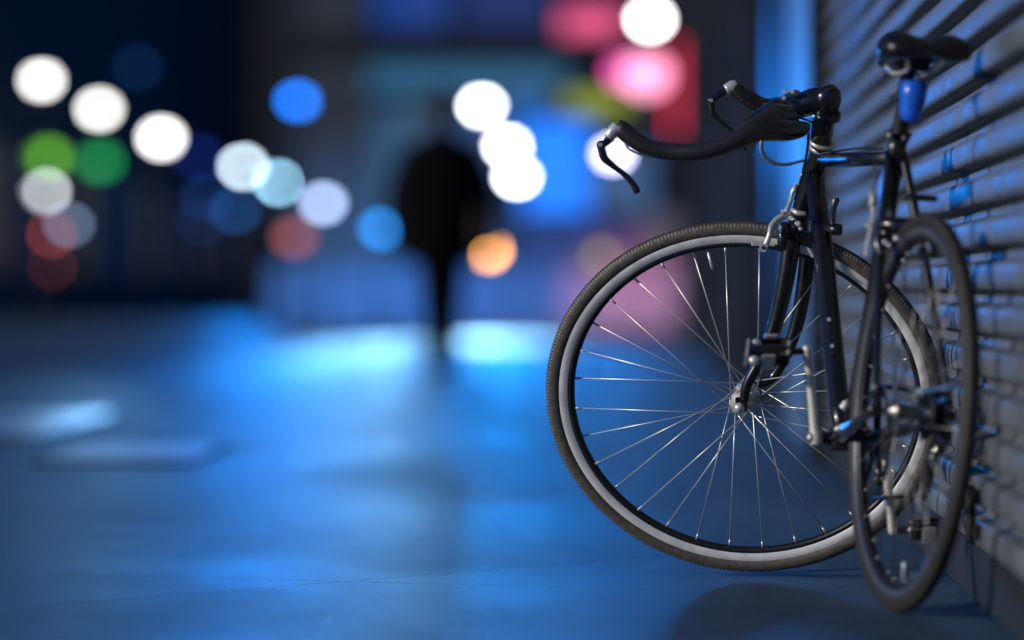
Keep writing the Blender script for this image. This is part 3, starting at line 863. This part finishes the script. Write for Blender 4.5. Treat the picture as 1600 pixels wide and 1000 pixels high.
rect("plinth", 425, 415, 1085, 520, M_plinth, fr_, .40, .39)
def sign(label, x0, y0, x1, y1, col, s, cat="sign", nm="lit_sign", Yb=FY - .6):
    root = empty(nm, P((x0 + x1) / 2, (y0 + y1) / 2, Yb))
    tag(root, label, cat)
    a = P(x0, y1, Yb); c = P(x1, y0, Yb); cx, cz = (a.x + c.x) / 2, (a.z + c.z) / 2; hw, hh = (c.x - a.x) / 2, (c.z - a.z) / 2
    b = MB(); b.box((cx, Yb, cz), (hw, .06, hh)); b.build("case", M_sh2, root, bevel=.01)
    b = MB(); b.box((cx, Yb - .068, cz), (hw - .03, .006, hh - .03)); b.build("light_panel", emat("panel_glow", col, s), root)
    b = MB(); b.tube([(cx, Yb + .06, cz), (cx, FY, cz)], .03, seg=8); b.build("bracket", M_sh2, root)
    return root
sign("glowing saturated blue sign panel right of the stacked white lamps", 812, 185, 925, 338, (.01, .20, 1.0), 1.4)
sign("dim yellow-green sign above the blue sign panel", 880, 140, 985, 182, (.50, .62, .05), .55)
sign("dull pink sign band at the top beside the big white lamp", 872, 10, 975, 60, (1.0, .12, .32), .9)
sign("tall narrow red sign at the end of the shop row", 1046, 60, 1082, 212, (1.0, .03, .10), 1.7)
sign("small yellow sign low behind the front wheel", 928, 388, 952, 416, (.8, .75, .03), 1.2)
sign("pale blue box sign beside the stacked white lamps", 800, 150, 842, 190, (.03, .25, .9), .8, Yb=FY - 1.0)

# left side of the street and its end
M_left = mat("night_facade", (.012, .014, .02), .7, noise=.3, nscale=1)
def block(name, label, x0, x1, y0, y1, hgt, wins):
    root = empty(name, ((x0 + x1) / 2, y0, 0)); tag(root, label, "building")
    b = MB(); b.box(((x0 + x1) / 2, (y0 + y1) / 2, hgt / 2), ((x1 - x0) / 2, (y1 - y0) / 2, hgt / 2)); b.build("wall", M_left, root)
    for (wx, wy, wz, hx, hy, hz, m_) in wins:
        b = MB(); b.box((wx, wy, wz), (hx, hy, hz)); b.build("window", m_, root)
    return root
Ew = E("street_window_glow", (.02, .07, .35), .10); Ew2 = E("street_window_glow_dim", (.10, .09, .08), .25)
block("street_building", "dark building row lining the left of the street", -22, -9.4, 75, 172, 14, [(-9.36, y, 2.0, .03, 2.4, 1.1, Ew if i % 2 else Ew2) for i, y in enumerate(range(85, 170, 9))])
block("street_building", "black building closing the far end of the street", -20, 14, 182, 195, 26, [(-7.5 + 2.6 * i, 181.95, z, .8, .03, .9, Ew if (i + j) % 3 else Ew2) for i in range(2) for j, z in enumerate((2.5, 6.5))])

# ------------------------------------------------------------------ lamps of the street
M_post = mat("lamp_post_iron", (.02, .022, .025), .5, metal=.5)
W1 = gp(765, 533); W2 = gp(560, 552)
wl = dict(kind="wall_lamp", cat="wall lamp")
def lamp(label, px, py, Y, dpx, col, s, kind="street_lamp", group=None, cat="street lamp", spot=None, stretch=1.0):
    p = P(px, py, Y); r = dpx * 1.3 / F * Y / 2; s /= 1.69
    ground_z = 0
    root = empty(kind, (p.x, Y, 0)); tag(root, label, cat, group)
    b = MB(); b.ell(p, (r, r, r), seg=16, rings=10)
    gl = b.build("lamp_globe", emat(kind + "_glow", col, s), root)
    wall = kind in ("wall_lamp",)
    b = MB()
    if wall:
        b.tube([p + Vector((0, r * .9, 0)), p + Vector((0, r + .25, 0)), Vector((p.x, FY + .05, p.z + .1))], .015, seg=8)
        b.build("bracket", M_post, root)
    else:
        b.tube([(Vector((p.x, Y + r * .2, 0)), .05), (Vector((p.x, Y + r * .2, .4)), .032), (Vector((p.x, Y + r * .2, p.z - r * .9)), .022)], seg=8)
        b.build("post", M_post, root)
    if p.z > 0.9:
        b = MB(); b.lathe([(.0001, r * 1.25), (r * .5, r * 1.15), (r * 1.0, r * .75), (r * .95, r * .72), (.0001, r * 1.02)], Matrix.Translation(p), 16, close=False); b.build("lamp_cap", M_post, root)
    for tgt, en, ang, bl_, c_ in (spot if isinstance(spot, list) else [spot] if spot else []):  # spots added beside the globe to brighten ground, covers and plinth
        ld = bpy.data.lights.new("added_spot", 'SPOT'); ld.energy = en; ld.spot_size = R(ang); ld.spot_blend = bl_; ld.color = c_; ld.shadow_soft_size = .06
        lo = bpy.data.objects.new("added_spot", ld); COL.objects.link(lo)
        pos = p + (Vector(tgt) - p).normalized() * (r * 1.3 + .07)
        lo.parent = root
        lo.location = pos - Vector((p.x, Y, 0))
        lo.rotation_euler = (pos - Vector(tgt)).to_track_quat('Z', 'Y').to_euler()
    return root
WHT = (.86, .90, 1.0)
GS = "street lamps down the left side of the street"
lamp("highest leftmost white lamp of the left row", 65, 125, 66, 16, (1, .99, .96), 25, group=GS)
lamp("second white lamp of the left row, below and right of the highest", 155, 170, 77, 16, (1, .99, .96), 25, group=GS, spot=((gp(40, 667)[0], gp(40, 667)[1], 0), 2600, 1.8, .8, (.25, .60, 1)))
lamp("third white lamp of the left row, above the dim blue ones", 252, 215, 91, 16, (1, .99, .97), 32, group=GS, spot=((gp(210, 712)[0], gp(210, 712)[1], 0), 60, 1.6, .8, (.10, .42, 1)))
lamp("fourth white lamp of the left row, touching a bluer one", 380, 260, 112, 12, (.68, .86, 1), 44, group=GS, spot=((-1.2, 14, 0), 15000, 9, 1, (.002, .24, 1)))
lamp("fifth lamp of the left row, white with a blue edge", 437, 285, 128, 10, (.36, .74, 1), 62, group=GS)
lamp("lavender-white lamp lowest in the left row", 505, 317, 60, 16, (.50, .64, 1.0), 20, group=GS, spot=((gp(525, 558)[0], gp(525, 558)[1], 0), 2600, 5.8, .5, (.24, .62, 1)))
lamp("saturated blue lamp alone high over the street", 465, 157, 60, 16, (.01, .20, 1.0), 22, spot=((-.8, 18, 0), 7200, 11, 1, (.002, .22, 1)))
GL = "small lights at the far left of the street"
def tl(label, px, py, Y, dpx, col, s, **k): return lamp(label, px, py, Y, dpx, col, s, kind="signal_light", cat="signal light", group=GL, **k)
tl("yellow-green signal light left of the teal-green one", 74, 245, 84, 22, (.22, .75, .05), 6)
tl("teal-green signal light right of the yellow-green one", 156, 252, 86, 20, (.03, .62, .16), 6)
tl("white light below the yellow-green signal", 70, 298, 80, 14, (.9, .95, 1), 24)
tl("pale blue light low beside the red ones", 108, 350, 80, 12, (.35, .5, .8), 10)
tl("salmon red light above the dull brown-red one", 77, 366, 90, 12, (.9, .16, .12), 11)
tl("dull brown-red light at the bottom of the left cluster", 77, 417, 95, 12, (.5, .10, .05), 7)
tl("faint blue light at the left edge", 8, 385, 95, 12, (.02, .10, .4), 5)
GD = "dim blue lamps over the dark street"
def dl_(label, px, py, Y, s, col=(.02, .09, .38)): return lamp(label, px, py, Y, 14, col, s, group=GD)
dl_("very dim blue lamp top left between white lamps", 215, 105, 80, 3)
dl_("dim indigo lamp just right of the third white lamp", 312, 245, 100, 5, (.02, .05, .42))
dl_("dim blue lamp, upper left of a trio under the fourth lamp", 322, 308, 110, 5)
dl_("brightest dim blue lamp of the trio, on its right", 368, 328, 115, 9, (.02, .13, .45))
dl_("dim blue lamp, lowest of the trio", 316, 347, 120, 4)
lamp("faint salmon lamp low under the lavender lamp", 460, 370, 60, 20, (.6, .16, .14), 4.5)
lamp("bright blue lamp half hidden by the walking figure", 597, 357, 60, 16, (.02, .28, .9), 17, spot=[((W2[0] + .1, W2[1], 0), 4200, 5.8, .4, (.24, .62, 1)), (P(540, 470, 63.6), 520, 80, 1, (.06, .36, 1))])
lamp("white wall lamp, topmost of the stack of three", 753, 165, 60.2, 17, WHT, 55, spot=((W1[0], W1[1], 0), 7000, 10, .6, (.30, .68, 1)), **wl)
lamp("white wall lamp, middle of the stack of three", 793, 228, 60.2, 17, WHT, 55, spot=((-.2, 20, 0), 6600, 12, 1, (.002, .27, 1)), **wl)
lamp("white wall lamp, lowest of the stack of three", 808, 276, 60.2, 17, WHT, 55, **wl)
lamp("orange wall lamp low beside the walking figure", 763, 392, 59, 17, (1.0, .42, .07), 38, **wl)
lamp("lavender-white wall lamp behind the near brake lever", 958, 240, 60, 17, (.72, .70, 1.0), 30, spot=[((-.3, 15, 0), 1500, 13, 1, (.01, .25, 1)), (P(790, 470, 63.6), 520, 42, 1, (.05, .30, 1))], **wl)
lamp("big white wall lamp at the top above the pink one", 1016, 30, 60.5, 21, (1, .97, .97), 40, **wl)
lamp("big pink wall lamp under the top white one", 1010, 116, 60, 46, (1.0, .34, .55), 5.5, spot=(P(985, 465, 63.6), 2600, 30, .9, (1, .20, .22)), **wl)
lamp("second pink wall lamp overlapping the big one", 976, 112, 60.4, 30, (1.0, .08, .48), 4.5, **wl)
